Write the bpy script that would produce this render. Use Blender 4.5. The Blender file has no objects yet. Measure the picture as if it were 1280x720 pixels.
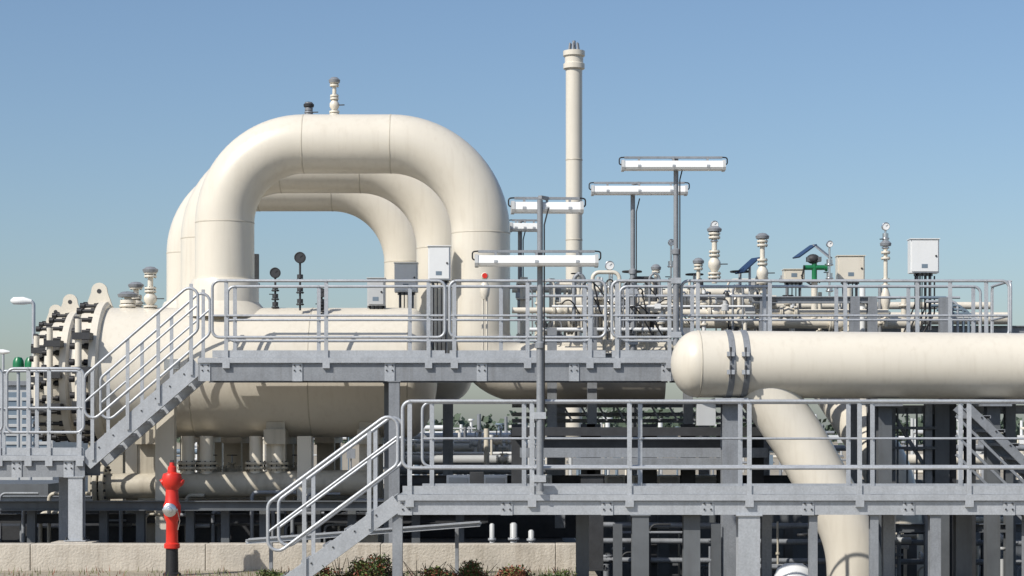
import bpy, math, random
from mathutils import Vector, Matrix
random.seed(7)
F=2600.0; CZ=1.9; HY=540.0
def W(px,py,d): return Vector(((px-640)*d/F, d, CZ+(HY-py)*d/F))
def X(px,d): return (px-640)*d/F
def Z(py,d): return CZ+(HY-py)*d/F
scene=bpy.context.scene

# ------------------------------------------------------------ materials
MATS={}
def mat(name,col,rough=.5,metal=0.0,var=.10,scale=3.0,bump=0.0,bscale=40,streak=0.0,dirt=(.12,.09,.06),voro=False,spec=.5,grime=0.0):
    m=bpy.data.materials.new(name); m.use_nodes=True
    nt=m.node_tree; N=nt.nodes; L=nt.links
    bs=N['Principled BSDF']
    tc=N.new('ShaderNodeTexCoord')
    no=N.new('ShaderNodeTexNoise'); no.inputs['Scale'].default_value=scale; no.inputs['Detail'].default_value=8
    no.inputs['Roughness'].default_value=.65
    fac=no.outputs['Fac']
    L.new(tc.outputs['Object'],no.inputs['Vector'])
    cr=N.new('ShaderNodeValToRGB')
    cr.color_ramp.elements[0].position=.25; cr.color_ramp.elements[1].position=.75
    a=[max(0,c*(1-var)) for c in col]; b=[min(1,c*(1+var)) for c in col]
    cr.color_ramp.elements[0].color=(*a,1); cr.color_ramp.elements[1].color=(*b,1)
    L.new(fac,cr.inputs[0]); out=cr.outputs[0]
    if voro:
        vo=N.new('ShaderNodeTexVoronoi'); vo.inputs['Scale'].default_value=55
        L.new(tc.outputs['Object'],vo.inputs['Vector'])
        bw=N.new('ShaderNodeRGBToBW'); L.new(vo.outputs['Color'],bw.inputs[0])
        mr=N.new('ShaderNodeMapRange'); mr.inputs[3].default_value=.90; mr.inputs[4].default_value=1.10
        L.new(bw.outputs[0],mr.inputs[0])
        mm=N.new('ShaderNodeVectorMath'); mm.operation='SCALE'; L.new(out,mm.inputs[0]); L.new(mr.outputs[0],mm.inputs['Scale']); out=mm.outputs[0]
    if streak>0:
        mp=N.new('ShaderNodeMapping'); mp.inputs['Scale'].default_value=(9,9,.7)
        n2=N.new('ShaderNodeTexNoise'); n2.inputs['Scale'].default_value=1.6; n2.inputs['Detail'].default_value=6
        L.new(tc.outputs['Object'],mp.inputs[0]); L.new(mp.outputs[0],n2.inputs['Vector'])
        r2=N.new('ShaderNodeMapRange'); r2.inputs[1].default_value=.5; r2.inputs[2].default_value=.8
        r2.inputs[3].default_value=0; r2.inputs[4].default_value=streak
        L.new(n2.outputs['Fac'],r2.inputs[0])
        mx=N.new('ShaderNodeMixRGB'); mx.inputs[2].default_value=(*dirt,1)
        L.new(r2.outputs[0],mx.inputs[0]); L.new(out,mx.inputs[1]); out=mx.outputs[0]
    L.new(out,bs.inputs['Base Color'])
    bs.inputs['Metallic'].default_value=metal
    bs.inputs['Specular IOR Level'].default_value=spec
    n3=N.new('ShaderNodeTexNoise'); n3.inputs['Scale'].default_value=scale*2.3; n3.inputs['Detail'].default_value=4
    L.new(tc.outputs['Object'],n3.inputs['Vector'])
    r3=N.new('ShaderNodeMapRange'); r3.inputs[3].default_value=max(.02,rough-.12); r3.inputs[4].default_value=min(1,rough+.12)
    L.new(n3.outputs['Fac'],r3.inputs[0]); L.new(r3.outputs[0],bs.inputs['Roughness'])
    if bump>0:
        n4=N.new('ShaderNodeTexNoise'); n4.inputs['Scale'].default_value=bscale; n4.inputs['Detail'].default_value=6
        L.new(tc.outputs['Object'],n4.inputs['Vector'])
        bp=N.new('ShaderNodeBump'); bp.inputs['Strength'].default_value=bump; bp.inputs['Distance'].default_value=.02
        L.new(n4.outputs['Fac'],bp.inputs['Height']); L.new(bp.outputs[0],bs.inputs['Normal'])
    MATS[name]=m
    return m
mat('cream',(.655,.61,.52),.33,0,.05,1.1,.05,4,streak=.20,dirt=(.38,.32,.24))
mat('cream_old',(.47,.43,.35),.5,0,.14,3,.05,20,streak=.4,dirt=(.2,.16,.11))
mat('weld',(.50,.46,.38),.55,0,.1,8)
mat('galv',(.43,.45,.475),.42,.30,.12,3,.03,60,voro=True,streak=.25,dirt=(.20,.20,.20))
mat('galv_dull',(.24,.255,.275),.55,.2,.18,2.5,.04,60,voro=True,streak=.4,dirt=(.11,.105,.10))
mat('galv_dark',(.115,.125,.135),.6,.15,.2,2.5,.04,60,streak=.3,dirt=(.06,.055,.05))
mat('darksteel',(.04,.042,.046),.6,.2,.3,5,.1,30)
mat('black',(.015,.015,.017),.5,0,.2,6)
mat('white',(.70,.71,.71),.35,0,.04,2,streak=.12,dirt=(.4,.38,.34))
mat('lampwhite',(.78,.79,.78),.25,0,.03,2)
mat('cabinet',(.46,.47,.47),.4,0,.06,2,streak=.2,dirt=(.3,.28,.25))
mat('red',(.62,.028,.016),.35,0,.15,6,streak=.2,dirt=(.25,.04,.03))
mat('green',(.01,.16,.06),.35,0,.15,6)
mat('steelshine',(.6,.6,.6),.25,.9,.1,9)
mat('concrete',(.48,.44,.375),.85,0,.18,2.6,.6,30,streak=.5,dirt=(.24,.20,.15))
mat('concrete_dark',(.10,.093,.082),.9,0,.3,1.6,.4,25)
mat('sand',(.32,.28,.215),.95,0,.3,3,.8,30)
mat('gravel_shaded',(.08,.074,.066),.95,0,.35,5,.9,40)  # dark colour stands in for part of the shade under the vessels
mat('leafA',(.05,.085,.02),.6,0,.4,9)
mat('leafB',(.10,.12,.03),.6,0,.4,9)
mat('leafC',(.20,.06,.03),.6,0,.4,9)
mat('farleaf',(.06,.085,.055),.8,0,.4,.2)
mat('bark',(.10,.07,.05),.9,0,.3,8)
mat('panelblue',(.02,.04,.09),.15,0,.1,5)
mat('bluegrey',(.15,.20,.25),.5,0,.1,3)
mat('yellow',(.75,.50,.03),.4,0,.08,5)

# ------------------------------------------------------------ mesh builder
class B:
    def __init__(s,name):
        s.name=name; s.v=[]; s.f=[]; s.m=[]; s.s=[]; s.mats=[]
    def mi(s,m):
        if m not in s.mats: s.mats.append(m)
        return s.mats.index(m)
    def add(s,vs,fs,m,smooth=False):
        o=len(s.v); k=s.mi(m); s.v+= [tuple(x) for x in vs]
        for f in fs:
            s.f.append([i+o for i in f]); s.m.append(k); s.s.append(smooth)
    def box(s,lo,hi,m,rz=0):
        x0,y0,z0=lo; x1,y1,z1=hi
        x0,x1=min(x0,x1),max(x0,x1); y0,y1=min(y0,y1),max(y0,y1); z0,z1=min(z0,z1),max(z0,z1)
        vs=[Vector(p) for p in [(x0,y0,z0),(x1,y0,z0),(x1,y1,z0),(x0,y1,z0),(x0,y0,z1),(x1,y0,z1),(x1,y1,z1),(x0,y1,z1)]]
        s.add(vs,[(0,3,2,1),(4,5,6,7),(0,1,5,4),(1,2,6,5),(2,3,7,6),(3,0,4,7)],m)
    def prof(s,poly,p0,p1,m,up=(0,0,1)):
        p0=Vector(p0);p1=Vector(p1);t=(p1-p0).normalized();up=Vector(up)
        if abs(t.dot(up))>.98: up=Vector((0,1,0))
        a=t.cross(up).normalized(); b=a.cross(t).normalized(); n=len(poly)
        vs=[p0+a*x+b*y for x,y in poly]+[p1+a*x+b*y for x,y in poly]
        fs=[(i,(i+1)%n,n+(i+1)%n,n+i) for i in range(n)]+[tuple(range(n))[::-1],tuple(range(n,2*n))]
        s.add(vs,fs,m)
    def bar(s,p0,p1,w,h,m,up=(0,0,1)):
        c=min(w,h)*.08
        s.prof([(-w/2,-h/2+c),(-w/2+c,-h/2),(w/2-c,-h/2),(w/2,-h/2+c),(w/2,h/2-c),(w/2-c,h/2),(-w/2+c,h/2),(-w/2,h/2-c)],p0,p1,m,up)
    def ibeam(s,p0,p1,w,h,m,up=(0,0,1),t=.012):
        w/=2;h/=2;k=t/2
        s.prof([(-w,-h),(w,-h),(w,-h+t),(k,-h+t),(k,h-t),(w,h-t),(w,h),(-w,h),(-w,h-t),(-k,h-t),(-k,-h+t),(-w,-h+t)],p0,p1,m,up)
    def chan(s,p0,p1,w,h,m,up=(0,0,1),t=.01):
        h/=2
        s.prof([(0,-h),(w,-h),(w,-h+t),(t,-h+t),(t,h-t),(w,h-t),(w,h),(0,h)],p0,p1,m,up)
    def tube(s,pts,r,m,n=12,caps=True):
        pts=[Vector(p) for p in pts]; R=r if isinstance(r,(list,tuple)) else [r]*len(pts)
        ts=[]
        for i in range(len(pts)):
            a=pts[max(0,i-1)]; b=pts[min(len(pts)-1,i+1)]; ts.append((b-a).normalized())
        t=ts[0]; u=Vector((0,0,1)) if abs(t.z)<.9 else Vector((0,1,0))
        a=t.cross(u).normalized(); vs=[]
        for i,p in enumerate(pts):
            if i:
                ax=ts[i-1].cross(ts[i])
                if ax.length>1e-7: a=Matrix.Rotation(ts[i-1].angle(ts[i]),3,ax.normalized())@a
            b=ts[i].cross(a).normalized()
            for k in range(n):
                q=2*math.pi*k/n; vs.append(p+(a*math.cos(q)+b*math.sin(q))*R[i])
        fs=[]
        for i in range(len(pts)-1):
            for k in range(n):
                fs.append((i*n+k,i*n+(k+1)%n,(i+1)*n+(k+1)%n,(i+1)*n+k))
        s.add(vs,fs,m,True)
        if caps:
            s.add(vs[:n],[tuple(range(n))[::-1]],m); s.add(vs[-n:],[tuple(range(n))],m)
    def cyl(s,p0,p1,r,m,n=16): s.tube([p0,p1],r,m,n)
    def rev(s,pr,o,ax,m,n=24):
        o=Vector(o);ax=Vector(ax).normalized();u=Vector((0,0,1)) if abs(ax.z)<.9 else Vector((0,1,0))
        a=ax.cross(u).normalized();b=ax.cross(a).normalized()
        groups=[];cur=[pr[0]]
        for i in range(1,len(pr)):
            cur.append(pr[i])
            if i<len(pr)-1:
                v1=Vector((pr[i][0]-pr[i-1][0],pr[i][1]-pr[i-1][1]));v2=Vector((pr[i+1][0]-pr[i][0],pr[i+1][1]-pr[i][1]))
                if v1.length>1e-9 and v2.length>1e-9 and v1.angle(v2)>.6: groups.append(cur);cur=[pr[i]]
        groups.append(cur)
        for g in groups:
            vs=[];fs=[]
            for r,h in g:
                for k in range(n):
                    q=2*math.pi*k/n; vs.append(o+ax*h+(a*math.cos(q)+b*math.sin(q))*max(r,1e-4))
            for i in range(len(g)-1):
                for k in range(n): fs.append((i*n+k,(i+1)*n+k,(i+1)*n+(k+1)%n,i*n+(k+1)%n))
            s.add(vs,fs,m,True)
    def sph(s,c,r,m,n=16,sc=(1,1,1)):
        c=Vector(c);vs=[];fs=[];h=n//2
        for i in range(h+1):
            th=math.pi*i/h
            for k in range(n):
                q=2*math.pi*k/n
                vs.append(c+Vector((r*sc[0]*max(1e-3,math.sin(th))*math.cos(q),r*sc[1]*max(1e-3,math.sin(th))*math.sin(q),r*sc[2]*math.cos(th))))
        for i in range(h):
            for k in range(n): fs.append((i*n+k,(i+1)*n+k,(i+1)*n+(k+1)%n,i*n+(k+1)%n))
        s.add(vs,fs,m,True)
    def flange(s,c,ax,r,t,m,bolts=8):
        c=Vector(c);ax=Vector(ax).normalized()
        s.rev([(0,-t/2),(r*.97,-t/2),(r,-t/2+.15*t),(r,t/2-.15*t),(r*.97,t/2),(0,t/2)],c,ax,m,24)
        u=Vector((0,0,1)) if abs(ax.z)<.9 else Vector((0,1,0));a=ax.cross(u).normalized();b=ax.cross(a)
        for k in range(bolts):
            q=2*math.pi*(k+.5)/bolts;p=c+(a*math.cos(q)+b*math.sin(q))*r*.84
            s.cyl(p-ax*t*.9,p+ax*t*.9,r*.06,'darksteel',6)
    def build(s,bevel=0):
        me=bpy.data.meshes.new(s.name); me.from_pydata(s.v,[],s.f)
        for m in s.mats: me.materials.append(MATS[m])
        me.polygons.foreach_set('material_index',s.m); me.polygons.foreach_set('use_smooth',s.s)
        me.update(); ob=bpy.data.objects.new(s.name,me); scene.collection.objects.link(ob)
        if bevel:
            bv=ob.modifiers.new('bevel','BEVEL'); bv.width=bevel; bv.segments=2; bv.limit_method='ANGLE'; bv.angle_limit=math.radians(50)
        return ob
def fil(pts,r,n=8):
    pts=[Vector(p) for p in pts];out=[pts[0]]
    rr=r if isinstance(r,(list,tuple)) else [r]*len(pts)
    for i in range(1,len(pts)-1):
        p=pts[i];a=(pts[i-1]-p);b=(pts[i+1]-p);ang=a.angle(b)
        if ang>3.1: out.append(p);continue
        d=rr[i]/math.tan(ang/2);d=min(d,a.length*.98,b.length*.98);R=d*math.tan(ang/2)
        a.normalize();b.normalize();c=p+(a+b).normalized()*(R/math.sin(ang/2))
        s0=p+a*d-c;s1=p+b*d-c;tot=s0.angle(s1);ax=s0.cross(s1).normalized()
        for k in range(n+1): out.append(c+Matrix.Rotation(tot*k/n,3,ax)@s0)
    out.append(pts[-1]);return out

def valve(b,c,ax,r,m='cream',stem=(0,0,1),wheel=True,L=None):
    c=Vector(c);ax=Vector(ax).normalized();st=Vector(stem).normalized();L=L or r*3.2
    b.flange(c-ax*L/2,ax,r*1.7,r*.35,m,8);b.flange(c+ax*L/2,ax,r*1.7,r*.35,m,8)
    b.flange(c-ax*(L/2+r*.4),ax,r*1.7,r*.35,m,8);b.flange(c+ax*(L/2+r*.4),ax,r*1.7,r*.35,m,8)
    b.tube([c-ax*L/2,c-ax*L*.25,c,c+ax*L*.25,c+ax*L/2],[r*1.05,r*1.2,r*1.6,r*1.2,r*1.05],m,16)
    b.cyl(c,c+st*r*2.4,r*.6,m,12);b.flange(c+st*r*2.2,st,r*1.1,r*.3,m,6)
    b.cyl(c+st*r*2.4,c+st*r*4.4,r*.22,'galv',8)
    if wheel:
        w=c+st*r*4.3;u=Vector((0,1,0)) if abs(st.z)>.5 else Vector((0,0,1));a=st.cross(u).normalized();bb=st.cross(a)
        b.tube([w+(a*math.cos(q)+bb*math.sin(q))*r*1.3 for q in [2*math.pi*k/20 for k in range(21)]],r*.13,'darksteel',6)
        b.bar(w-a*r*1.3,w+a*r*1.3,r*.2,r*.1,'darksteel');b.bar(w-bb*r*1.3,w+bb*r*1.3,r*.2,r*.1,'darksteel')

# ------------------------------------------------------------ railing
def railing(b,p0,p1,h,posts,kick=True,lo=.27,mids=(.55,),rr=.021,m='galv',side=0):
    p0=Vector(p0);p1=Vector(p1);up=Vector((0,0,1));d=(p1-p0)
    pts=[p0+up*h*lo,p0+up*h,p1+up*h,p1+up*h*lo]
    mid=(p0+p1)/2
    full=fil([mid+up*h*lo,*pts,mid+up*h*lo],.10,6)
    b.tube(full,rr,m,8)
    for k in mids: b.tube([p0+up*h*k,p1+up*h*k],rr*.8,m,8)
    t=d.normalized();n=Vector((-t.y,t.x,0)).normalized()
    for q in posts:
        p=p0+d*q
        b.bar(p-up*.12+n*side*.012,p+up*(h-.01),.055,.014,m,up=n)
        for k in (lo,*mids,1): b.cyl(p+up*h*k-n*.03,p+up*h*k+n*.03,.013,m,6)
        b.box(p+Vector((-.05,-.03,-.14)),p+Vector((.05,.03,-.02)),m)
    if kick:
        b.bar(p0+up*.06+n*.01,p1+up*.06+n*.01,.006,.10,m)
def deck(b,x0,x1,y0,y1,z,m='galv'):
    n=int((x1-x0)/.033)
    for i in range(n+1):
        x=x0+(x1-x0)*i/n; b.box((x-.003,y0,z-.038),(x+.003,y1,z),m)
    k=int((y1-y0)/.10)
    for i in range(k+1):
        y=y0+(y1-y0)*i/k; b.box((x0,y-.004,z-.012),(x1,y+.004,z+.002),m)
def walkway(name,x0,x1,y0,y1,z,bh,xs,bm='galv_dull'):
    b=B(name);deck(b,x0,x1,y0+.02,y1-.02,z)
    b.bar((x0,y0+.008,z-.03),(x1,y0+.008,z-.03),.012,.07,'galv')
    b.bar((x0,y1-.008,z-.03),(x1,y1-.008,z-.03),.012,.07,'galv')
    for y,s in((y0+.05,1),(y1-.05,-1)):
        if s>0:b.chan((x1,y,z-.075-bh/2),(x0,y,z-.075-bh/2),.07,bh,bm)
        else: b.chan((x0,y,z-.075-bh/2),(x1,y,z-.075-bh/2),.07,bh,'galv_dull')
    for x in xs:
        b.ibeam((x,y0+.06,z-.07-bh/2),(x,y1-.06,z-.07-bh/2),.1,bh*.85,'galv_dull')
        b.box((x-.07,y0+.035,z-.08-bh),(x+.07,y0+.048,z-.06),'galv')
        for dz in(.1,.17):
            for dx in(-.04,.04): b.cyl((x+dx,y0+.02,z-dz),(x+dx,y0+.04,z-dz),.012,'darksteel',6)
    return b
def stairs(b,x0,x1,z0,z1,y0,y1,side_m='galv',h=1.07,posts=(.12,.5,.88),hr=1,sw=.20):
    for y in(y0,y1):
        b.bar((x0,y,z0-.09),(x1,y,z1-.09),.012,sw,side_m)
        e=.03 if y==y0 else -.03
        v=Vector((x1-x0,0,z1-z0)).normalized(); nn=Vector((-v.z,0,v.x)); 
        for q in(-.48*sw,.48*sw): b.bar(Vector((x0,y+e,z0-.09))+nn*q,Vector((x1,y+e,z1-.09))+nn*q,.06,.01,side_m)
    n=max(2,round(abs(z1-z0)/.18))
    for i in range(1,n):
        q=i/n;x=x0+(x1-x0)*q;z=z0+(z1-z0)*q
        b.box((x-.12,y0+.01,z-.03),(x+.12,y1-.01,z-.022),side_m);b.box((x-.125,y0+.01,z-.06),(x-.115,y1-.01,z-.02),side_m);b.box((x+.115,y0+.01,z-.06),(x+.125,y1-.01,z-.02),side_m)
        b.cyl((x,y0-.02,z-.05),(x,y0-.002,z-.05),.012,'darksteel',6)
    if hr:
        up=Vector((0,0,1))
        for y in(y0-.03,y1+.03):
            a=Vector((x0,y,z0));c=Vector((x1,y,z1));mid=(a+c)/2
            b.tube(fil([mid+up*h*.35,a+up*h*.35,a+up*h,c+up*h,c+up*h*.35,mid+up*h*.35],.12,6),.021,'galv',8)
            b.tube([a+up*h*.67,c+up*h*.67],.017,'galv',8)
            for q in posts:
                p=a+(c-a)*q;b.bar(p-up*.15,p+up*h,.05,.014,'galv',up=(0,1,0))

# ------------------------------------------------------------ ground
b=B('ground')
xp=X(748,27.2);yp=27.2
xs=[-4000,-200,xp,30,200,4000];ys=[-200,yp,46,300,7000]
for i in range(5):
    for j in range(4):
        if i==2 and j==1: continue
        x0,x1,y0,y1=xs[i],xs[i+1],ys[j],ys[j+1]
        b.add([(x0,y0,0),(x1,y0,0),(x1,y1,0),(x0,y1,0)],[(0,1,2,3)],'sand')
pz=-1.8
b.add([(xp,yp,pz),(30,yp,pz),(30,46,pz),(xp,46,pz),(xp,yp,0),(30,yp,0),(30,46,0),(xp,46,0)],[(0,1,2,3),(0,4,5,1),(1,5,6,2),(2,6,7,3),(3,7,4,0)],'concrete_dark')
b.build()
b=B('gravel_bed');b.box((-40,28.86,-.1),(xp-.02,64,.006),'gravel_shaded');b.build()
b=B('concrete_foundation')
b.box((-16,29.4,.008),(xp-.3,44,.16),'concrete_dark')  # slab colour darkened to deepen the shade beneath the vessels
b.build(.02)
b=B('concrete_retaining_wall')
x=-9.0
while x<xp-.05:
    x2=min(x+2.4,xp); b.box((x+.003,28.5,-.05),(x2-.003,28.85,.365+random.uniform(-.003,.003)),'concrete');x=x2
b.box((X(66,29),28.853,.008),(X(118,29),29.35,.37),'concrete')
b.build(.012)

# ------------------------------------------------------------ vessels and arches
R1=.98
def vessel(ay,xl,xr,az=2.80):
    b=B('horizontal_gas_vessel')
    D=.42
    pr=[(0.0,xr)]
    pr=[(R1*math.cos(t),xr-D+D*math.sin(t)) for t in [math.pi/2*(1-k/10) for k in range(11)]]
    pr+= [(R1,xl)]
    b.rev(pr,(0,ay,az),(1,0,0),'cream',64)
    for x in (xl+1.35,xl+3.1,xr-D):
        b.rev([(R1-.001,x-.012),(R1+.005,x-.004),(R1+.005,x+.004),(R1-.001,x+.012)],(0,ay,az),(1,0,0),'weld',64)
    b.rev([(0,xl+.03),(R1+.05,xl+.03),(R1+.09,xl),(R1+.09,xl-.10),(R1+.03,xl-.12),(R1-.02,xl-.14)],(0,ay,az),(1,0,0),'cream',64)
    b.rev([(R1+.02,xl-.10),(R1+.02,xl-.30),(R1-.1,xl-.31),(R1-.12,xl-.36),(.8,xl-.40),(.5,xl-.47),(.2,xl-.50),(0,xl-.505)],(0,ay,az),(1,0,0),'cream',64)
    for k in range(26):
        q=2*math.pi*(k+.5)/26;yy=ay+(R1+.04)*math.cos(q);zz=az+(R1+.04)*math.sin(q)
        b.cyl((xl-.36,yy,zz),(xl-.02,yy,zz),.028,'black',8)
        b.cyl((xl-.38,yy,zz),(xl-.31,yy,zz),.055,'black',6)
        b.cyl((xl-.17,yy,zz),(xl-.11,yy,zz),.05,'black',6)
    b.cyl((xl-.22,ay-R1-.18,az-.55),(xl-.22,ay-R1-.18,az+.75),.05,'cream',14)
    for z in(-.5,0,.5):
        b.box((xl-.30,ay-R1-.26,az+z-.05),(xl-.04,ay-R1+.02,az+z+.05),'darksteel')
    lug=[(-.20,0),(.20,0),(.12,.22)]+[(.12*math.cos(t),.24+.12*math.sin(t)) for t in [math.pi*k/8 for k in range(9)]]+[(-.12,.22)]
    b.prof(lug,(xl-.14,ay-.03,az+R1+.02),(xl-.14,ay+.03,az+R1+.02),'cream')
    b.cyl((xl-.14,ay-.034,az+R1+.25),(xl-.14,ay+.034,az+R1+.25),.035,'darksteel',12)
    for x in(xl+.7,xl+2.6,xr-1.0):
        for yy in(-.55,.55):
            b.box((x-.14,ay+yy-.1,.16),(x+.14,ay+yy+.1,az-.75),'cream_old')
        b.box((x-.16,ay-.8,az-R1-.1),(x+.16,ay+.8,az-R1+.12),'cream_old')
        b.box((x-.2,ay-.85,.16),(x+.2,ay+.85,.22),'galv_dull')
    b.box((xl+1.0,ay-R1-.012,az+.02),(xl+1.22,ay-R1+.01,az+.17),'steelshine')
    return b
def arch(xl,xr,ay,tank_top,toright=True):
    b=B('pipe_arch');r=.445;zt=Z(180,31.5);rl=1.20;rR=1.36
    pts=[(xl,ay,tank_top-.2),(xl,ay,zt),(xr,ay,zt),(xr,ay,2.85)]
    rr=[0,rl,rR,0]
    if toright: pts.append((2.3,ay,2.80)); rr=[0,rl,rR,.62,0]; pts[3]=(xr,ay,2.80)
    else: pts.append((xr,ay+1.4,2.85)); rr=[0,rl,rR,.62,0]
    b.tube(fil(pts,rr,20),r,'cream',56)
    def ring(c,ax): b.rev([(r-.001,-.014),(r+.004,-.005),(r+.004,.005),(r-.001,.014)],c,ax,'weld',56)
    ring((xl+rl,ay,zt),(1,0,0));ring((xr-rR,ay,zt),(1,0,0));ring((xl,ay,zt-rl),(0,0,1));ring((xr,ay,zt-rR),(0,0,1))
    ring((xl,ay,tank_top+.42),(0,0,1))
    b.rev([(r+.07,-.3),(r+.07,.36),(r+.04,.42),(r,.43)],(xl,ay,tank_top),(0,0,1),'cream',56)
    b.rev([(r+.28,-.16),(r+.16,-.02),(r+.07,.08)],(xl,ay,tank_top),(0,0,1),'cream',56)
    return b
TT=2.80+R1
vessel(31.5,X(136,31.5),X(547,31.5)).build()
vessel(34.1,-7.1,-2.0).build()
vessel(36.9,-7.95,-2.8).build()
xl1=X(281,31.5);xr1=X(601,31.5)
arch(xl1,xr1,31.5,TT).build()
arch(xl1-.63,xr1-.65,34.1,TT,False).build()
arch(xl1-1.33,xr1-1.35,36.9,TT,False).build()

def stack_valve(px,yt,yb,d,name='vent_valve',k=1.0,dark=False):
    b=B(name);m='galv_dull' if dark else 'cream';zb=Z(yb,d);zt=Z(yt,d);x=X(px,d);H=zt-zb;r=.035*k
    b.cyl((x,d,zb-.05),(x,d,zt-.05),r*.8,m,12)
    for q,w in((.05,2.0),(.12,2.0),(.45,1.7),(.52,1.7),(.78,1.8),(.85,1.8)):
        b.flange((x,d,zb+H*q),(0,0,1),r*w,.03,m,6)
    b.tube([(x,d,zb+H*.15),(x,d,zb+H*.25),(x,d,zb+H*.33),(x,d,zb+H*.42)],[r,r*1.9,r*1.9,r],m,14)
    b.rev([(0,0),(r*2.1,0),(r*2.3,.04),(r*1.2,.08),(0,.09)],(x,d,zt-.09),(0,0,1),'galv_dull' if not dark else 'darksteel',16)
    b.bar((x,d,zb+H*.29),(x+r*4,d-.03,zb+H*.29),.02,.015,'darksteel')
    return b
stack_valve(418,96,146,31.6,k=1.1).build()
stack_valve(386,127,146,33.9,k=1.1,dark=True).build()
stack_valve(188,333,390,31.3,'relief_valve',k=1.5).build()
stack_valve(170,352,390,33,'relief_valve',k=1.6).build()
stack_valve(160,364,390,31.4,'relief_valve',k=2.0).build()
def gauge(px,py,yb,d,r=.075,name='pressure_gauge',m='galv_dull',face='white',bw=.045):
    b=B(name);x=X(px,d);z=Z(py,d);zb=Z(yb,d)
    b.rev([(0,.035),(r,.035),(r,-.03),(r*.9,-.035),(r*.88,-.025)],(x,d,z),(0,1,0),m,24)
    b.rev([(r*.88,-.025),(0,-.025)],(x,d,z),(0,1,0),face,24)
    b.bar((x,d-.028,z),(x+r*.5,d-.028,z+r*.4),.006,.004,'black')
    b.cyl((x,d+.01,zb),(x,d+.01,z-r),.016,m,8)
    h=(z-r-zb)
    for q in(.2,.45,.72):
        b.cyl((x,d+.01,zb+h*q-.03),(x,d+.01,zb+h*q+.03),bw,m,6)
        b.flange((x,d+.01,zb+h*q-.05),(0,0,1),bw*1.3,.02,m,4)
    b.bar((x,d+.01,zb+h*.5),(x-.09,d-.01,zb+h*.5),.016,.014,'darksteel')
    return b
gauge(375,322,388,31.0,.085,m='darksteel',face='darksteel').build()
gauge(344,341,388,31.3,.08,m='darksteel',face='darksteel').build()
gauge(402,366,388,31.0,.07,m='darksteel',face='darksteel').build()
# red spot is real; body added to cast a figure-like shadow on the leg
d=30.62;x=X(606,d);b=B('gauge_shadow_caster')
b.sph((x,d,Z(345,d)),.055,'cream',16);b.rev([(.04,-.0),(.04,.012),(0,.012)],(x,d-.055,Z(345,d)),(0,-1,0),'red',16)
b.cyl((x,d,Z(352,d)),(x,d,Z(349,d)),.02,'cream');b.tube([(x,d,Z(374,d)),(x,d,Z(369,d)),(x,d,Z(358,d)),(x,d,Z(352,d))],[.04,.065,.08,.03],'cream',14)
for s in(-1,1): b.cyl((x+s*.03,d,Z(446,d)),(x+s*.03,d,Z(372,d)),.016,'cream',8)
b.build()
b=B('instrument_column');x=X(320,33);b.box((x-.05,32.9,Z(352,33)),(x+.05,33,Z(318,33)),'darksteel');b.cyl((x,32.95,Z(390,33)),(x,32.95,Z(350,33)),.03,'galv_dull');b.flange((x,32.95,Z(356,33)),(0,0,1),.07,.03,'galv_dull');b.build(.005)
def jbox(x0,x1,y0,y1,d,yb,name='junction_box',m='white'):
    b=B(name);a=Vector((X(x0,d),d,Z(y1,d)));c=Vector((X(x1,d),d+.22,Z(y0,d)))
    b.box(a,c,m)
    b.box((a.x+.02,d-.018,a.z+.02),(c.x-.02,d-.002,c.z-.02),m)
    b.box((a.x-.01,d-.03,c.z),(c.x+.01,d+.24,c.z+.012),m)
    xm=(a.x+c.x)/2
    for s in(-.1,.1): b.bar((xm+s,d+.12,Z(yb,d)),(xm+s,d+.12,a.z),.04,.04,'galv_dull',up=(0,1,0))
    b.box((xm-.14,d+.1,a.z-.04),(xm+.14,d+.14,a.z),'galv_dull')
    for k in range(4): b.tube(fil([(xm-.09+.06*k,d+.05,a.z),(xm-.09+.06*k,d+.05,a.z-.15),(xm-.09+.06*k,d+.1,Z(yb,d))],.04,4),.009,'black',6)
    b.cyl((c.x-.05,d-.03,(a.z+c.z)/2),(c.x-.05,d-.015,(a.z+c.z)/2),.015,'black',8)
    b.box((xm-.05,d-.021,a.z+.07),(xm+.04,d-.0185,a.z+.13),'bluegrey')
    return b
jbox(535,563,308,350,31.0,450).build(.006)
jbox(493,522,329,365,33.2,450).build(.006)
jbox(459,481,348,382,31.2,400,m='cabinet').build(.006)
jbox(1138,1174,299,341,31.0,412).build(.006)
jbox(1047,1081,320,351,32.0,400,m='cream').build(.006)
jbox(980,1006,337,352,32.0,400,m='cream').build(.006)

# ------------------------------------------------------------ upper walkway
ZD=2.93
xa,xb=X(247,29),X(842,29)
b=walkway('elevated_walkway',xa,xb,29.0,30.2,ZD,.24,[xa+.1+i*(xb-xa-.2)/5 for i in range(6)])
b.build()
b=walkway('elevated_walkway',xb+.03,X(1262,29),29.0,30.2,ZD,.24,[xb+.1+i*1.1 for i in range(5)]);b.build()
b=B('walkway_railing')
railing(b,(X(265,29),29.03,ZD),(X(556,29),29.03,ZD),1.08,(.06,.49,.93),side=-1)
railing(b,(X(562,29),29.03,ZD),(X(757,29),29.03,ZD),1.08,(.03,.5,.9),side=-1)
railing(b,(X(765,29),29.03,ZD),(X(845,29),29.03,ZD),1.08,(.08,.9),side=-1);b.build()
b=B('walkway_railing')
railing(b,(X(285,30.2),30.17,ZD),(X(740,30.2),30.17,ZD),1.08,(.02,.25,.5,.75,.98));b.build()
b=B('walkway_railing')
railing(b,(X(852,29),29.03,ZD),(X(1262,29),29.03,ZD),1.08,(.05,.27,.5,.72,.82,.93),side=-1);b.build()
b=B('walkway_railing')
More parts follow.
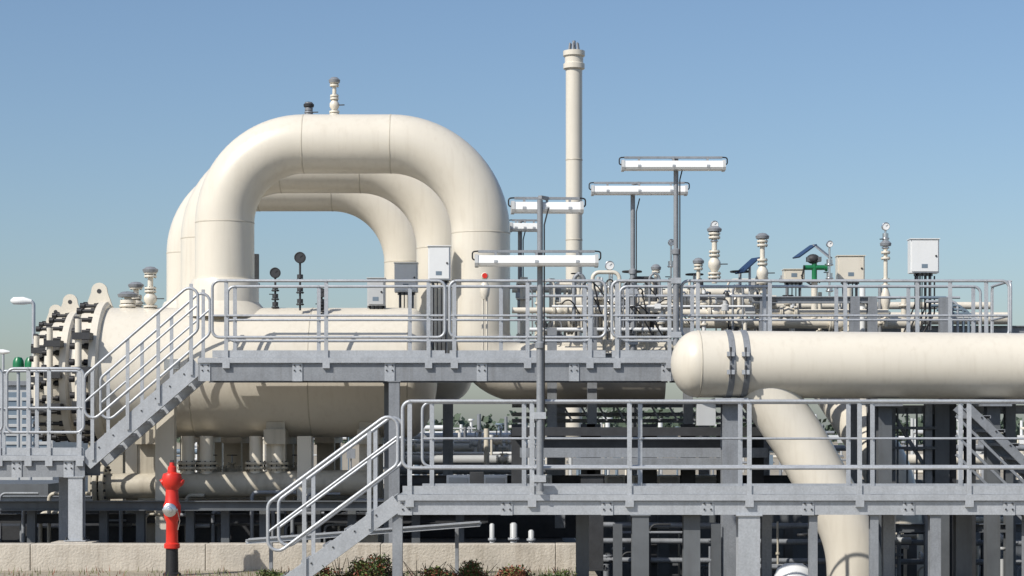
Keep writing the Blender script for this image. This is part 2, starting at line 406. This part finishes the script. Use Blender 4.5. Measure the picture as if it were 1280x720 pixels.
railing(b,(X(775,30.2),30.17,ZD),(X(1225,30.2),30.17,ZD),1.08,(.02,.2,.4,.6,.8,.98))
b.build()
b=B('walkway_railing')
p=Vector((X(1264,29),29.03,ZD));q=Vector((X(1264,29),30.17,ZD))
railing(b,p,q,1.08,(.05,.95));b.build()
def column(px,d,z0,z1,w=.2,m='galv_dull',name='steel_column'):
    b=B(name);x=X(px,d);b.ibeam((x,d,z0+.02),(x,d,z1),w,w,m,up=(0,1,0))
    b.box((x-w*.75,d-w*.75,z0+.006),(x+w*.75,d+w*.75,z0+.02),m)
    for sx in(-1,1):
        for sy in(-1,1): b.cyl((x+sx*w*.6,d+sy*w*.6,z0),(x+sx*w*.6,d+sy*w*.6,z0+.06),.014,'darksteel',6)
    b.box((x-w*.6,d-w*.6,z1),(x+w*.6,d+w*.6,z1+.015),m)
    return b
column(493,29.12,.0,2.60,.15,'galv_dull').build()
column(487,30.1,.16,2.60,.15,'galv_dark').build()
XL=X(105,29);ZL=1.565
b=B('steel_staircase')
stairs(b,xa,XL,ZD,ZL,29.06,30.14,h=1.12,posts=(.06,.35,.62,.93),sw=.24);b.build()
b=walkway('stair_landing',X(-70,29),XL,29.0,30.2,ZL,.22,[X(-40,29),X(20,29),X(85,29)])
railing(b,(X(8,29),29.03,ZL),(X(104,29),29.03,ZL),1.22,(.28,.55,.95),side=-1)
railing(b,(X(-70,29),29.03,ZL),(X(2,29),29.03,ZL),1.22,(.28,.95),side=-1)
railing(b,(X(0,30.2),30.17,ZL),(X(104,30.2),30.17,ZL),1.22,(.05,.45,.95))
b.build()
column(96,29.12,.37,ZL-.30,.20,'galv').build()
column(84,29.9,.16,ZL-.30,.2,'galv_dull').build()

# ------------------------------------------------------------ right big pipe
b=B('capped_gas_pipe')
r=.452;xc=X(872,28.05);p0=Vector((xc,28.05,Z(455,28.05)));p1=Vector((X(1420,28.4),28.4,Z(459,28.4)));t=(p1-p0).normalized();L=(p1-p0).length
pr=[(r*math.cos(a),-.36*math.sin(a)) for a in [math.pi/2*(1-k/12) for k in range(13)]]+[(r,L)]
b.rev(pr,p0,t,'cream',64)
b.rev([(r-.001,-.012),(r+.005,-.004),(r+.005,.004),(r-.001,.012)],p0,t,'weld',64)
for o in(.40,.60):
    b.rev([(r,o-.04),(r+.014,o-.04),(r+.014,o+.04),(r,o+.04)],p0,t,'galv_dull',48)
    c=p0+t*o+Vector((0,-r-.02,0))
    for z in(-.12,.12): b.box(c+Vector((-.05,-.03,z-.03)),c+Vector((.05,.02,z+.03)),'galv');b.cyl(c+Vector((0,-.02,z-.09)),c+Vector((0,-.02,z+.09)),.014,'darksteel',6)
b.build()
b=B('pipe_support')
x=X(912,28.1)
b.box((x-.22,27.8,Z(505,28.1)),(x+.22,28.4,Z(498,28.1)),'galv')
b.ibeam((x,28.1,pz),(x,28.1,Z(505,28.1)),.22,.24,'galv_dull',up=(0,1,0))
b.box((x-.45,27.95,Z(532,28)),(x-.2,28.15,Z(505,28)),'cabinet')
b.build(.004)
for px in(1105,1240):
    b=B('pipe_support');x=X(px,28.2);b.box((x-.2,27.9,Z(508,28.2)),(x+.2,28.5,Z(501,28.2)),'galv_dull');b.ibeam((x,28.2,pz),(x,28.2,Z(508,28.2)),.18,.2,'galv_dark',up=(0,1,0));b.build()

# ------------------------------------------------------------ lower walkway
ZW=Z(619,24.8);xw0=X(497,24.8);xw1=X(1420,24.8)
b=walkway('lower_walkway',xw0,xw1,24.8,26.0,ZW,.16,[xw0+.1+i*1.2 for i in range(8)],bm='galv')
b.build()
b=B('lower_walkway_railing')
railing(b,(X(503,24.8),24.83,ZW),(X(1400,24.8),24.83,ZW),1.12,[(q-503)/897 for q in(512,665,787,937,1075,1212,1350)],lo=.29,mids=(),side=-1,rr=.022)
b.build()
b=B('lower_walkway_railing')
railing(b,(X(528,26),25.97,ZW),(X(1400,26),25.97,ZW),1.12,[(q-528)/872 for q in(540,655,800,925,1060,1090,1200,1330)],lo=.29,mids=(.6,),rr=.018)
b.build()
b=B('steel_staircase')
sx=X(497,24.8)
stairs(b,sx,sx-1.55,ZW,.0,24.86,25.94,h=1.05,posts=(.22,.72),sw=.2);b.build()
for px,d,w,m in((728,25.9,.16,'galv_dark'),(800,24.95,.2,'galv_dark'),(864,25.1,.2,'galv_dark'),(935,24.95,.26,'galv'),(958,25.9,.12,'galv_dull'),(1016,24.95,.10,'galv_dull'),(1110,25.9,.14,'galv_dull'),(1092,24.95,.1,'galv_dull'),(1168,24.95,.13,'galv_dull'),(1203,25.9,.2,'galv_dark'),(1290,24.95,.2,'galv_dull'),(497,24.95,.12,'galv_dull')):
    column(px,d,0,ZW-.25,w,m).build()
column(740,28.6,0,1.3,.3,'darksteel').build()
b=B('cable_tray')
a=W(308,677,27.6);c=W(600,655,27.6)
b.chan(a,c,.08,.06,'galv');b.chan(a+Vector((0,.3,0)),c+Vector((0,.3,0)),.08,.06,'galv')
for k in range(16): p=a+(c-a)*(k/15);b.bar(p,p+Vector((0,.3,0)),.03,.02,'galv')
for q in(.1,.9): p=a+(c-a)*q;b.bar((p.x,p.y+.15,0),(p.x,p.y+.15,p.z),.05,.05,'galv_dull',up=(0,1,0))
b.build()

# ------------------------------------------------------------ lamp posts
def tube_lamp(b,c,L,ang):
    c=Vector(c);dv=Vector((math.cos(ang),math.sin(ang),0))
    a=c-dv*L/2;e=c+dv*L/2;h=.062
    b.prof([(-.10,-h),(.10,-h),(.12,-h+.03),(.10,h-.02),(.06,h),(-.06,h),(-.10,h-.02),(-.12,-h+.03)],a,e,'lampwhite')
    for p,s in((a,-1),(e,1)):
        b.prof([(-.11,-h-.01),(.11,-h-.01),(.13,-h+.03),(.11,h-.01),(.07,h+.01),(-.07,h+.01),(-.11,h-.01),(-.13,-h+.03)],p,p+dv*s*.04,'cabinet')
        b.tube(fil([p+Vector((0,0,.0)),p+dv*s*.07+Vector((0,0,.02)),p+dv*s*.07+Vector((0,0,.11)),p-dv*s*.05+Vector((0,0,.12))],.03,5),.010,'black',6)
    b.bar(a+Vector((0,0,h+.05)),e+Vector((0,0,h+.05)),.03,.03,'galv_dull')
    for q in(.15,.5,.85):
        p=a+(e-a)*q;b.box(p+Vector((-.015,-.02,h-.005)),p+Vector((.015,.02,h+.05)),'galv_dull')
        b.box(p+Vector((-.02,-.125,-.03)),p+Vector((.02,-.105,.0)),'galv')
def lamp_post(px,yt,yb,d,lamps):
    b=B('lamp_post');x=X(px,d);z0=Z(yb,d);z1=Z(yt,d)
    zm=z0+(z1-z0)*.5
    b.cyl((x,d,z0),(x,d,zm),.042,'galv_dull',14);b.cyl((x,d,zm),(x,d,z1),.034,'galv_dull',14)
    b.rev([(.06,-.03),(.06,.03),(.034,.05)],(x,d,zm),(0,0,1),'galv_dull',14)
    for z in(z0+.15,z0+.9): b.box((x-.07,d-.05,z-.04),(x+.07,d+.1,z+.04),'galv')
    b.tube(fil([(x+.05,d-.04,z0+.6),(x+.05,d-.04,z1-.3),(x+.1,d-.03,z1-.1)],.05,4),.009,'black',6)
    for x0,x1,y,dep,ang in lamps:
        dd=d+dep;c=((X(x0,d)+X(x1,d))/2,dd,Z(y,d));L=(X(x1,d)-X(x0,d))/math.cos(ang)
        tube_lamp(b,c,L,ang)
        b.bar((x,d,c[2]+.11),(c[0],dd,c[2]+.11),.05,.04,'galv_dull')
    return b
lamp_post(675,250,614,24.74,[(598,743,327,-.10,0.0),(643,725,258,.14,0.05)]).build()
lamp_post(845,198,432,28.9,[(780,902,208,-.08,0)]).build()
lamp_post(791,240,440,31.0,[(742,855,239,-.1,0)]).build()
lamp_post(650,276,440,33.0,[(640,672,285,-.1,.1)]).build()

# ------------------------------------------------------------ vent stack
b=B('vent_stack');d=44;x=X(717.5,d);r=.175
zz=lambda y:Z(y,d)
b.rev([(r,zz(560)),(r,zz(88)),(r*1.3,zz(86)),(r*1.3,zz(80)),(r*1.12,zz(79)),(r*1.12,zz(72)),(r*1.32,zz(70)),(r*1.32,zz(64)),(r*.9,zz(63)),(r*.5,zz(63)),(0,zz(63))],(x,d,0),(0,0,1),'cream',36)
for k in range(6):
    q=k*1.047+.3;b.cyl((x+.11*math.cos(q),d+.11*math.sin(q),zz(64)),(x+.11*math.cos(q)*.8,d+.11*math.sin(q)*.8,zz(54)),.022,'galv_dull',8)
b.cyl((x,d,zz(63)),(x,d,zz(51)),.035,'galv_dull',8)
for y in(200,300): b.rev([(r,-.02),(r+.006,-.01),(r+.006,.01),(r,.02)],(x,d,zz(y)),(0,0,1),'weld',36)
b.build()

# ------------------------------------------------------------ upper right manifold
b=B('gas_pipe_manifold')
def H(x0,x1,y,d,r,m='cream',n=14): b.cyl(W(x0,y,d),W(x1,y,d),r,m,n)
def V(px,y0,y1,d,r,m='cream'): b.cyl(W(px,y0,d),W(px,y1,d),r,m,14)
H(700,970,378,32,.11);H(760,950,366,33,.07);H(770,1110,391,31.2,.055);H(850,1150,404,31.6,.08);H(690,850,402,32.4,.14)
H(640,800,362,33.4,.05);H(900,1240,382,33.5,.06);H(640,760,388,31,.045);H(700,900,432,31.4,.1);H(960,1260,398,33,.10)
H(660,960,370,30.7,.022,'galv');H(690,940,383,30.7,.018,'white');H(660,850,412,30.8,.03,'white');H(930,1200,372,31,.02,'galv')
for px,y,d,r in((790,378,32,.11),(868,378,32,.10),(925,378,32,.11),(835,391,31.2,.06),(895,391,31.2,.06),(985,391,31.2,.06),(1050,404,31.6,.08),(730,402,32.4,.12),(812,402,32.4,.12),(720,362,33.4,.06),(765,362,33.4,.06),(700,388,31,.05),(735,388,31,.05)):
    valve(b,W(px,y,d),(1,0,0),r,wheel=random.random()<.6)
for px in(655,672,690,698,706,720,735,744,752,768,775,782,795,808,826,845,862,880,905,918,940,958,990,1025,1060,1078,1100,1130):
    d=random.uniform(31,33.5);r=random.choice([.022,.03,.045,.06]);y0=random.uniform(345,378)
    V(px,y0,460,d,r,random.choice(['cream','cream','white','galv_dull','cream_old']))
    for k in range(3): b.flange(W(px,random.uniform(y0+4,430),d),(0,0,1),r*2,.03,'cream',6)
for px,y,r,d in((770,420,.34,32.6),(812,425,.30,32.6),(690,432,.26,32.6)):
    b.sph(W(px,y,d),r,'cream',24,(1.15,1,.8)); b.flange(W(px,y,d)+Vector((0,0,r*.8)),(0,0,1),r*.6,.06,'cream',10)
    b.cyl(W(px,y,d),W(px,y,d)+Vector((0,0,r*1.4)),r*.25,'cream')
for k in range(34):
    d=random.uniform(30.6,32.5);p=W(random.uniform(660,960),random.uniform(340,400),d)
    w=random.choice([.15,.25,.4,.6]);q=p+Vector((random.choice([-1,1])*w,0,0))
    b.tube(fil([p+Vector((0,0,-.7)),p,q,q+Vector((0,0,-.7))],.1,6),random.choice([.012,.018,.03]),random.choice(['galv_dull','cream','darksteel']),8)
for k in range(12):
    p=W(random.uniform(655,860),random.uniform(352,400),30.6);q=p+Vector((random.uniform(.15,.5),.1,random.uniform(-.5,-.2)))
    m1=p+Vector((.05,-.05,.12));b.tube(fil([p,m1,(p+q)/2+Vector((0,0,.15)),q],.1,6),.011,'black',6)
for k in range(40):
    d=random.uniform(30.6,33);p=W(random.uniform(650,1000),random.uniform(348,425),d);s=random.uniform(.03,.08)
    m=random.choice(['cream','white','darksteel','darksteel','galv_dull','cabinet'])
    if k%2: b.box(p-Vector((s,s,s*.8)),p+Vector((s,s,s*.8)),m)
    else: b.rev([(0,-s),(s*.9,-s),(s*.9,s*.3),(s*.5,s*.5),(s*.5,s*1.2),(0,s*1.2)],p,(0,0,1),m,12)
b.build()
b=B('steel_pipe_frame')
for px in(955,1068,1090,1180,860,740,690):
    b.ibeam(W(px,372 if px>900 else 410,30.8),W(px,760 if px>750 else 640,30.8),.14,.14,'galv_dull',up=(0,1,0))
b.ibeam(W(680,447,30.9),W(1300,447,30.9),.14,.14,'galv_dull');b.ibeam(W(930,412,33.2),W(1300,412,33.2),.12,.12,'galv_dull')
b.ibeam(W(940,375,30.8),W(1095,375,30.8),.1,.1,'galv_dull')
b.build()
for px,yt,yb,d,k in((893,282,350,31,1.4),(953,291,362,31,1.3),(1107,300,404,31.4,1.1),(873,322,385,31.5,1.1),(820,330,375,32,1.0)):
    stack_valve(px,yt,yb,d,'relief_valve',k).build()
for px,py,yb,d,r in((893,281,300,31,.06),(1107,283,310,31.4,.06),(1037,305,372,31.3,.05),(839,303,385,31.6,.05),(762,332,400,31.3,.07)):
    gauge(px,py,yb,d,r,m='steelshine').build()
b=B('valve_actuator');d=31.6
c=W(1018,332,d)
b.cyl(c+Vector((-.17,0,-.03)),c+Vector((.18,0,-.03)),.038,'green',18);b.cyl(c+Vector((.0,0,-.24)),c+Vector((0,0,.08)),.04,'green',14)
b.sph(c+Vector((-.02,0,.10)),.085,'darksteel',14,(1.2,1,.9));b.box(c+Vector((-.12,-.06,.06)),c+Vector((.10,.06,.13)),'galv_dark');b.cyl(c+Vector((0,0,-.8)),c+Vector((0,0,-.22)),.05,'cream',14)
b.flange(c+Vector((0,0,-.24)),(0,0,1),.10,.03,'cream',8);b.flange(c+Vector((.18,0,-.03)),(1,0,0),.06,.03,'green',6)
b.tube(fil([c+Vector((-.16,-.05,0)),c+Vector((-.2,-.05,-.2)),c+Vector((-.05,-.05,-.3))],.05,4),.012,'black',6)
b.bar(c+Vector((-.28,0,.12)),c+Vector((.0,.1,.32)),.22,.02,'panelblue');b.bar(c+Vector((.02,.1,.32)),c+Vector((.24,0,.12)),.22,.02,'galv_dull')
b.build()
b=B('solar_panel');c=W(942,330,31.8);b.bar(c+Vector((-.22,0,-.14)),c+Vector((.05,.12,.1)),.25,.02,'panelblue');b.cyl(c+Vector((-.05,.08,-.6)),c+Vector((-.05,.08,0)),.02,'galv',8);b.build()
b=B('conduit_bundle')
for k in range(6):
    x0=1190+k*7;b.tube(fil([W(x0-40,372+k*5,31),W(x0,372+k*5,31),W(x0,450,31)],.1,6),.022,random.choice(['galv','cabinet','bluegrey']),8)
for k in range(5): b.tube(fil([W(1144+k*6,345,31.1),W(1144+k*6,380+k*3,31.1),W(1120+k*5,440,31.1)],.1,6),.012,'black',6)
b.build()

# ------------------------------------------------------------ mid band behind lower railing
b=B('pipe_rack')
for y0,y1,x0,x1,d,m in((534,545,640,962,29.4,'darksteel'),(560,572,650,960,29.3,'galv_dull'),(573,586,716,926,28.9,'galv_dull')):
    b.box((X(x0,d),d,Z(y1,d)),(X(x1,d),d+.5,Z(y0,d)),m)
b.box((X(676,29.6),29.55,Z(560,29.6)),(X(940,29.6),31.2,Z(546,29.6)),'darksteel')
for px in(596,648,735,742,812,860,905,945): b.ibeam(W(px,530 if px>640 else 590,29.8),W(px,760 if px>748 else 620,29.8),.2,.2,'darksteel',up=(0,1,0))
for px in(560,700,790,880): b.ibeam(W(px,505,33),W(px,660,33),.16,.16,'galv_dull',up=(0,1,0))
for y in(507,518,526): b.ibeam(W(640,y,31+y*.002),W(960,y,31+y*.002),.08,.06,'galv_dull')
for k in range(14): b.bar(W(660+k*22,507,31.5),W(671+k*22,526,31.5),.03,.03,'galv_dull')
b.ibeam(W(480,600,30.5),W(1000,600,30.5),.14,.14,'darksteel')
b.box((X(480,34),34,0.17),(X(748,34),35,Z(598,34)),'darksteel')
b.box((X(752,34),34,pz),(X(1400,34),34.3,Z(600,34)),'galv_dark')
b.build(.003)
b=B('instrument_cabinet')
for x0,x1 in((558,588),(604,634),(655,690),(756,782),(790,806),(822,850),(866,902)):
    b.box((X(x0,30.3),30.3,Z(616,30.3)),(X(x1,30.3),30.6,Z(594,30.3)),'white')
    b.box((X(x0+3,30.3),30.285,Z(613,30.3)),(X(x1-3,30.3),30.298,Z(597,30.3)),'cabinet')
b.build(.008)
b=B('process_pipework')
def Hh(x0,x1,y,d,r,m='cream'): b.cyl(W(x0,y,d),W(x1,y,d),r,m,16)
Hh(480,660,560,36,.09);Hh(490,650,545,38,.06,'white');Hh(500,640,575,34,.08,'cabinet');Hh(500,700,588,33,.06,'galv_dull');Hh(1080,1300,575,36,.1);Hh(960,1300,560,35,.05,'galv_dull')
Hh(500,655,552,35,.03,'white');Hh(500,655,567,34.5,.03,'white')
for k in range(38):
    px=random.uniform(500,655);d=random.uniform(33,39);y=random.uniform(532,585);r=random.choice([.02,.03,.045])
    b.cyl(W(px,y,d),W(px,630,d),r,random.choice(['white','cream','galv_dull','cabinet']),10)
    if k%3==0: valve(b,W(px,y+5,d),(1,0,0),.045,random.choice(['white','cream']))
    if k%3==1: b.flange(W(px,y,d),(0,0,1),r*2,.04,'white',6)
b.build()
b=B('inlet_header_pipe')
d=30.9;b.cyl(W(128,608,d),W(470,603,d),.19,'cream_old',32)
b.flange(W(131,608,d),(1,0,0),.34,.07,'cream_old',16);b.flange(W(123,608,d),(1,0,0),.34,.07,'cream_old',16)
for px in(235,258,320,347): 
    b.cyl(W(px,606,d),W(px,545,d),.10,'cream',20);b.flange(W(px,585,d),(0,0,1),.16,.04,'cream_old',10);b.flange(W(px,579,d),(0,0,1),.16,.04,'cream_old',10)
b.cyl(W(200,628,32.5),W(480,620,32.5),.12,'cream_old',20)
b.build()
b=B('vessel_support_block')
for x0,x1,y0,d in((195,219,508,30.4),(176,191,546,31.0),(158,173,550,31.2),(372,390,545,30.8),(226,240,548,32.6)):
    b.box((X(x0,d),d-.08,.165),(X(x1,d),d+.14,Z(y0,d)),'cream')
b.build(.008)
b=B('foundation_steelwork')
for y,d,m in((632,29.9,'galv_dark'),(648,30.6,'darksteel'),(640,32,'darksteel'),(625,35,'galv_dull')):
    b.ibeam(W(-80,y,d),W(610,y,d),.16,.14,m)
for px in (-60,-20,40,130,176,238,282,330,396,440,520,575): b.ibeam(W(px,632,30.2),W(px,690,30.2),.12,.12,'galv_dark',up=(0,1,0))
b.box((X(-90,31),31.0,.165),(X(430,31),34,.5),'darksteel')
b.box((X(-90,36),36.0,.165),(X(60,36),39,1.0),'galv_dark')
for k in range(40):
    px=random.uniform(-20,440);d=random.uniform(30.3,31);y=random.uniform(615,660)
    b.tube(fil([W(px,690,d),W(px,y,d),W(px+random.uniform(15,60),y,d)],.08,4),random.choice([.02,.03]),random.choice(['galv_dull','cream_old','galv_dull']),8)
for px in(265,290,345,372): valve(b,W(px,590,31.8),(1,0,0),.06,'cream_old')
b.build()

# ------------------------------------------------------------ right under-structure
b=B('curved_gas_pipe')
b.tube(fil([W(952,482,28.16),W(1000,552,28.1),W(1066,672,27.9),W(1074,840,27.9)],[0,1.6,1.6,0],14),.37,'cream',48);b.build()
b=B('curved_gas_pipe')
b.tube(fil([W(1040,480,33),W(1120,600,31.0),W(1132,860,31.0)],[0,1.5,0],14),.36,'cream',40);b.build()
b=B('steel_support_frame')
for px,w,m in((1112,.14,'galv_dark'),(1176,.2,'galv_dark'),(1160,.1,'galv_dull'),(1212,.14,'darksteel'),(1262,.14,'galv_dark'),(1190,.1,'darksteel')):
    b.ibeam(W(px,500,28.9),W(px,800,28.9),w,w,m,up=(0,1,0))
b.ibeam(W(1100,512,28.95),W(1330,512,28.95),.12,.12,'galv_dull')
for y in(535,560,585): b.bar(W(1112,y,28.8),W(1172,y,28.8),.03,.04,'galv_dark')
for px in(1122,1134,1146,1155): b.bar(W(px,510,28.9),W(px,612,28.9),.025,.025,'galv_dark',up=(0,1,0))
b.ibeam(W(1100,660,28.95),W(1330,660,28.95),.12,.12,'galv_dark')
b.bar(W(1115,515,29),W(1172,610,29),.05,.05,'galv_dull')
b.build()
b=B('steel_staircase')
a=W(1205,500,27.4);c=W(1400,690,27.4)
stairs(b,a.x,c.x,a.z,c.z,27.2,27.9,'galv_dull',hr=0,sw=.11)
for k in range(3): b.bar(W(1195,520+k*24,27.1),W(1330,652+k*24,27.1),.03,.035,'galv_dull')
b.build()
b=B('drain_pipework')
for k in range(50):
    px=random.uniform(755,1290);d=random.uniform(28.9,31);y=random.uniform(648,715);r=random.choice([.015,.02,.03,.045])
    m=random.choice(['cream_old','galv_dull','white','galv_dull','cabinet','darksteel'])
    if k%2: b.cyl(W(px,y,d),W(px,780,d),r,m,12);b.flange(W(px,random.uniform(655,715),d),(0,0,1),r*2,.03,m,6)
    else: b.tube(fil([W(px,780,d),W(px,y,d),W(px+random.uniform(20,90),y,d)],.1,5),r,m,12)
    if k%5==0: valve(b,W(px,y+15,d),(1,0,0),.04,'white')
for px,d in((772,28.2),(842,30),(895,28),(985,30.2),(1140,30.5),(1232,30)): b.ibeam(W(px,655,d),W(px,800,d),.12,.12,'galv_dark',up=(0,1,0))
for y in(656,676,700): b.cyl(W(752,y,29.6),W(1300,y+3,29.6),.04,'galv_dull',12)
b.build()
b=B('dished_pot');b.rev([(0,.28),(.12,.27),(.22,.2),(.27,.08),(.28,0),(.28,-.8)],W(992,730,27.6),(0,0,1),'white',28);b.build()
for k,(px,py,d,r) in enumerate(((615,656,29.1,.035),(642,655,29.2,.05),(664,664,29.0,.04))):
    b=B('bollard_post');x=X(px,d);b.tube([(x,d,.0),(x,d,Z(py,d)),(x,d,Z(py,d)+.02)],[r,r,r*.5],'cabinet',14);b.flange((x,d,.4),(0,0,1),r*1.6,.03,'galv');b.build()

# ------------------------------------------------------------ hydrant
b=B('fire_hydrant');d=27.5;x=X(215,d);z=lambda y:Z(y,d)
b.rev([(.12,0),(.12,.03),(.085,.05),(.08,z(684))],(x,d,0),(0,0,1),'black',28)
b.rev([(.08,z(686)),(.105,z(685)),(.105,z(680)),(.08,z(678)),(.078,z(652)),(.10,z(648)),(.115,z(640)),(.115,z(632)),(.09,z(626)),(.082,z(612)),(.115,z(608)),(.13,z(604)),(.13,z(596)),(.115,z(592)),(.075,z(591)),(.06,z(590)),(.055,z(584)),(.035,z(582)),(.03,z(578)),(0,z(578))],(x,d,0),(0,0,1),'red',32)
for s in(-1,1):
    b.tube([(x,d,z(602)),(x+s*.10,d,z(602)),(x+s*.14,d-.01,z(604))],[.06,.055,.05],'red',20)
b.tube([(x,d,z(637)),(x,d-.13,z(637))],.07,'red',24)
b.rev([(.085,.12),(.09,.13),(.09,.19),(.075,.2),(.04,.205),(.035,.23),(0,.235)],(x,d,z(637)),(0,-1,0),'steelshine',24)
for k in range(2): b.cyl((x+(-1)**k*.10,d-.16,z(637)),(x+(-1)**k*.08,d-.16,z(637)),.02,'steelshine',8)
b.tube(fil([(x+.09,d-.14,z(637)),(x+.12,d-.1,z(650)),(x+.09,d-.08,z(662))],.03,4),.006,'steelshine',6)
b.box((x-.022,d-.022,z(578.5)),(x+.022,d+.022,z(575)),'darksteel')
b.build()

# ------------------------------------------------------------ shrubs
def shrub(name,cx,cy,rx,ry,h,n,mats,base=0.0):
    b=B(name)
    for k in range(10):
        a=random.uniform(0,6.28);b.tube([(cx+random.uniform(-.4,.4)*rx,cy,base),(cx+math.cos(a)*rx*.7,cy+math.sin(a)*ry*.7,base+h*.8)],[.008,.003],'bark',5)
    cl=[(random.uniform(-1,1),random.uniform(-1,1),random.uniform(.3,1)) for _ in range(max(5,int(rx*14)))]
    for k in range(n):
        c=random.choice(cl);x=cx+rx*c[0]+random.gauss(0,.06);y=cy+ry*c[1]+random.gauss(0,.06)
        zq=base+max(.0,h*c[2]*(1-.35*abs(c[0]))*random.uniform(.2,1)+random.gauss(0,.02))
        p=Vector((x,y,zq));s=random.uniform(.012,.026)
        u=Vector((random.uniform(-1,1),random.uniform(-1,1),random.uniform(-1,1))).normalized();w=u.orthogonal().normalized()
        b.add([p-u*s,p+w*s*.5,p+u*s*1.2,p-w*s*.5],[(0,1,2,3)],random.choice(mats))
    return b
for px,w,yt,d,ms in((350,24,711,25.3,['leafA','leafB','leafB']),(432,28,692,25.2,['leafA','leafB','leafB','leafC']),(478,30,692,25.2,['leafA','leafA','leafC','leafB']),(530,40,700,25.4,['leafB','leafC','leafA']),(590,45,704,25.6,['leafB','leafC','leafA']),(645,26,708,25.6,['leafB','leafC']),(702,18,710,25.6,['leafA','leafB'])):
    shrub('low_shrub',X(px,d),d,w*d/F,.35,Z(yt,d)+.06,int(w*95),ms).build()
b=B('dry_grass_tufts')
for k in range(1800):
    d=random.uniform(25.5,28.4);x=random.uniform(-7,1.0);h=random.uniform(.03,.12)
    if random.random()<.5 and x<-4: continue
    a=random.uniform(0,3.14);q=Vector((math.cos(a),math.sin(a),0))*.006;l=Vector((random.uniform(-.04,.04),random.uniform(-.04,.04),h))
    p=Vector((x,d,0));b.add([p-q,p+q,p+l],[(0,1,2)],random.choice(['leafB','leafC','leafB']))
b.build()

# ------------------------------------------------------------ background
b=B('street_lamp');d=62;x=X(42,d)
b.tube(fil([(x,d,0),(x,d,Z(378,d)),(x-.25,d,Z(375,d))],.12,5),.055,'galv',12)
b.tube([(x-.05,d,Z(377,d)),(x-.3,d,Z(376,d)),(x-.6,d,Z(376,d)),(x-.68,d,Z(376,d))],[.06,.12,.11,.04],'lampwhite',14)
b.build()
b=B('street_lamp');d=95;x=X(4,d);b.cyl((x,d,0),(x,d,Z(440,d)),.06,'galv',10);b.tube([(x-.5,d,Z(438,d)),(x,d,Z(440,d)),(x+.3,d,Z(440,d))],[.05,.13,.05],'lampwhite',10);b.build()
for px in(23,38):
    b=B('green_vent_cap');d=48;x=X(px,d);b.rev([(.04,0),(.04,Z(464,d))],(x,d,0),(0,0,1),'galv',12)
    b.rev([(0,Z(463,d)),(.13,Z(463,d)),(.13,Z(455,d)),(.12,Z(451,d)),(.08,Z(447,d)),(0,Z(446,d))],(x,d,0),(0,0,1),'green',20);b.build()
b=B('control_building');d=58
x0,x1=X(-60,d),X(66,d);b.box((x0,d,0),(x1,d+6,Z(482,d)),'cabinet');b.box((x0-.1,d-.1,Z(482,d)),(x1+.1,d+6.1,Z(476,d)),'galv_dull')
for k in range(6):
    xx=x0+.15+k*.45;b.box((xx,d-.02,Z(560,d)),(xx+.34,d-.002,Z(490,d)),'bluegrey')
    for j in range(6): b.box((xx+.01,d-.05,Z(556-j*11,d)),(xx+.33,d-.022,Z(552-j*11,d)),'cabinet')
b.build(.01)
b=B('distant_pipe_station')
for k in range(330):
    d=random.uniform(62,100);x=random.choice([random.uniform(-22,4),random.uniform(-6,2),random.uniform(2,30)]);h=random.uniform(.6,2.6);r=random.choice([.03,.04,.06,.09])
    m=random.choice(['white','cream','cabinet','galv_dull','bluegrey'])
    b.cyl((x,d,0),(x,d,h),r,m,8)
    if k%3==1: b.cyl((x,d,h*.8),(x+random.uniform(1,4),d,h*.8),r,m,8)
    if k%3==2: b.box((x-.15,d-.1,h*.6),(x+.15,d+.1,h*.6+.35),m)
    if k%3==0: b.flange((x,d,h),(0,0,1),r*2.2,.08,m,0)
b.build()
b=B('distant_treeline')
for k in range(420):
    d=random.uniform(300,420);x=random.uniform(-130,130);H0=random.uniform(3.0,6.0)*(1+.3*math.sin(x*.07));rr=random.uniform(1.5,3.5)
    for j in range(26):
        u=random.uniform(0,6.28);p=Vector((x+math.cos(u)*rr*random.random(),d+math.sin(u)*rr*random.random(),random.uniform(.05,1)*H0));s=random.uniform(.4,1.0)
        a=Vector((random.uniform(-1,1),random.uniform(-1,1),random.uniform(-1,1))).normalized()*s;c=a.orthogonal().normalized()*s*.8
        b.add([p-a,p-c,p+a*.8,p+c],[(0,1,2,3)],'farleaf')
b.build()

# ------------------------------------------------------------ light, sky, camera
el=math.radians(42);az=math.radians(45)
w=bpy.data.worlds.new('World');scene.world=w;w.use_nodes=True
nt=w.node_tree;bg=nt.nodes['Background'];sk=nt.nodes.new('ShaderNodeTexSky');sk.sky_type='NISHITA';sk.sun_disc=False
sk.sun_elevation=el;sk.sun_rotation=math.pi+az;sk.air_density=1.0;sk.dust_density=1.2;sk.ozone_density=4.0
nt.links.new(sk.outputs[0],bg.inputs[0]);bg.inputs[1].default_value=.112
l=bpy.data.lights.new('sun','SUN');l.energy=4.7;l.angle=math.radians(.5);l.color=(1,.95,.87)
lo=bpy.data.objects.new('sun',l);scene.collection.objects.link(lo)
dv=Vector((math.sin(az)*math.cos(el),math.cos(az)*math.cos(el),-math.sin(el)));lo.rotation_euler=dv.to_track_quat('-Z','Y').to_euler()
cam=bpy.data.cameras.new('camera');co=bpy.data.objects.new('camera',cam);scene.collection.objects.link(co)
co.location=(0,0,CZ);co.rotation_euler=(math.pi/2,0,0);cam.sensor_width=36;cam.lens=F/1280*36;cam.shift_y=180/1280;cam.clip_end=9000
scene.camera=co
scene.view_settings.view_transform='Standard';scene.view_settings.look='None';scene.view_settings.exposure=0
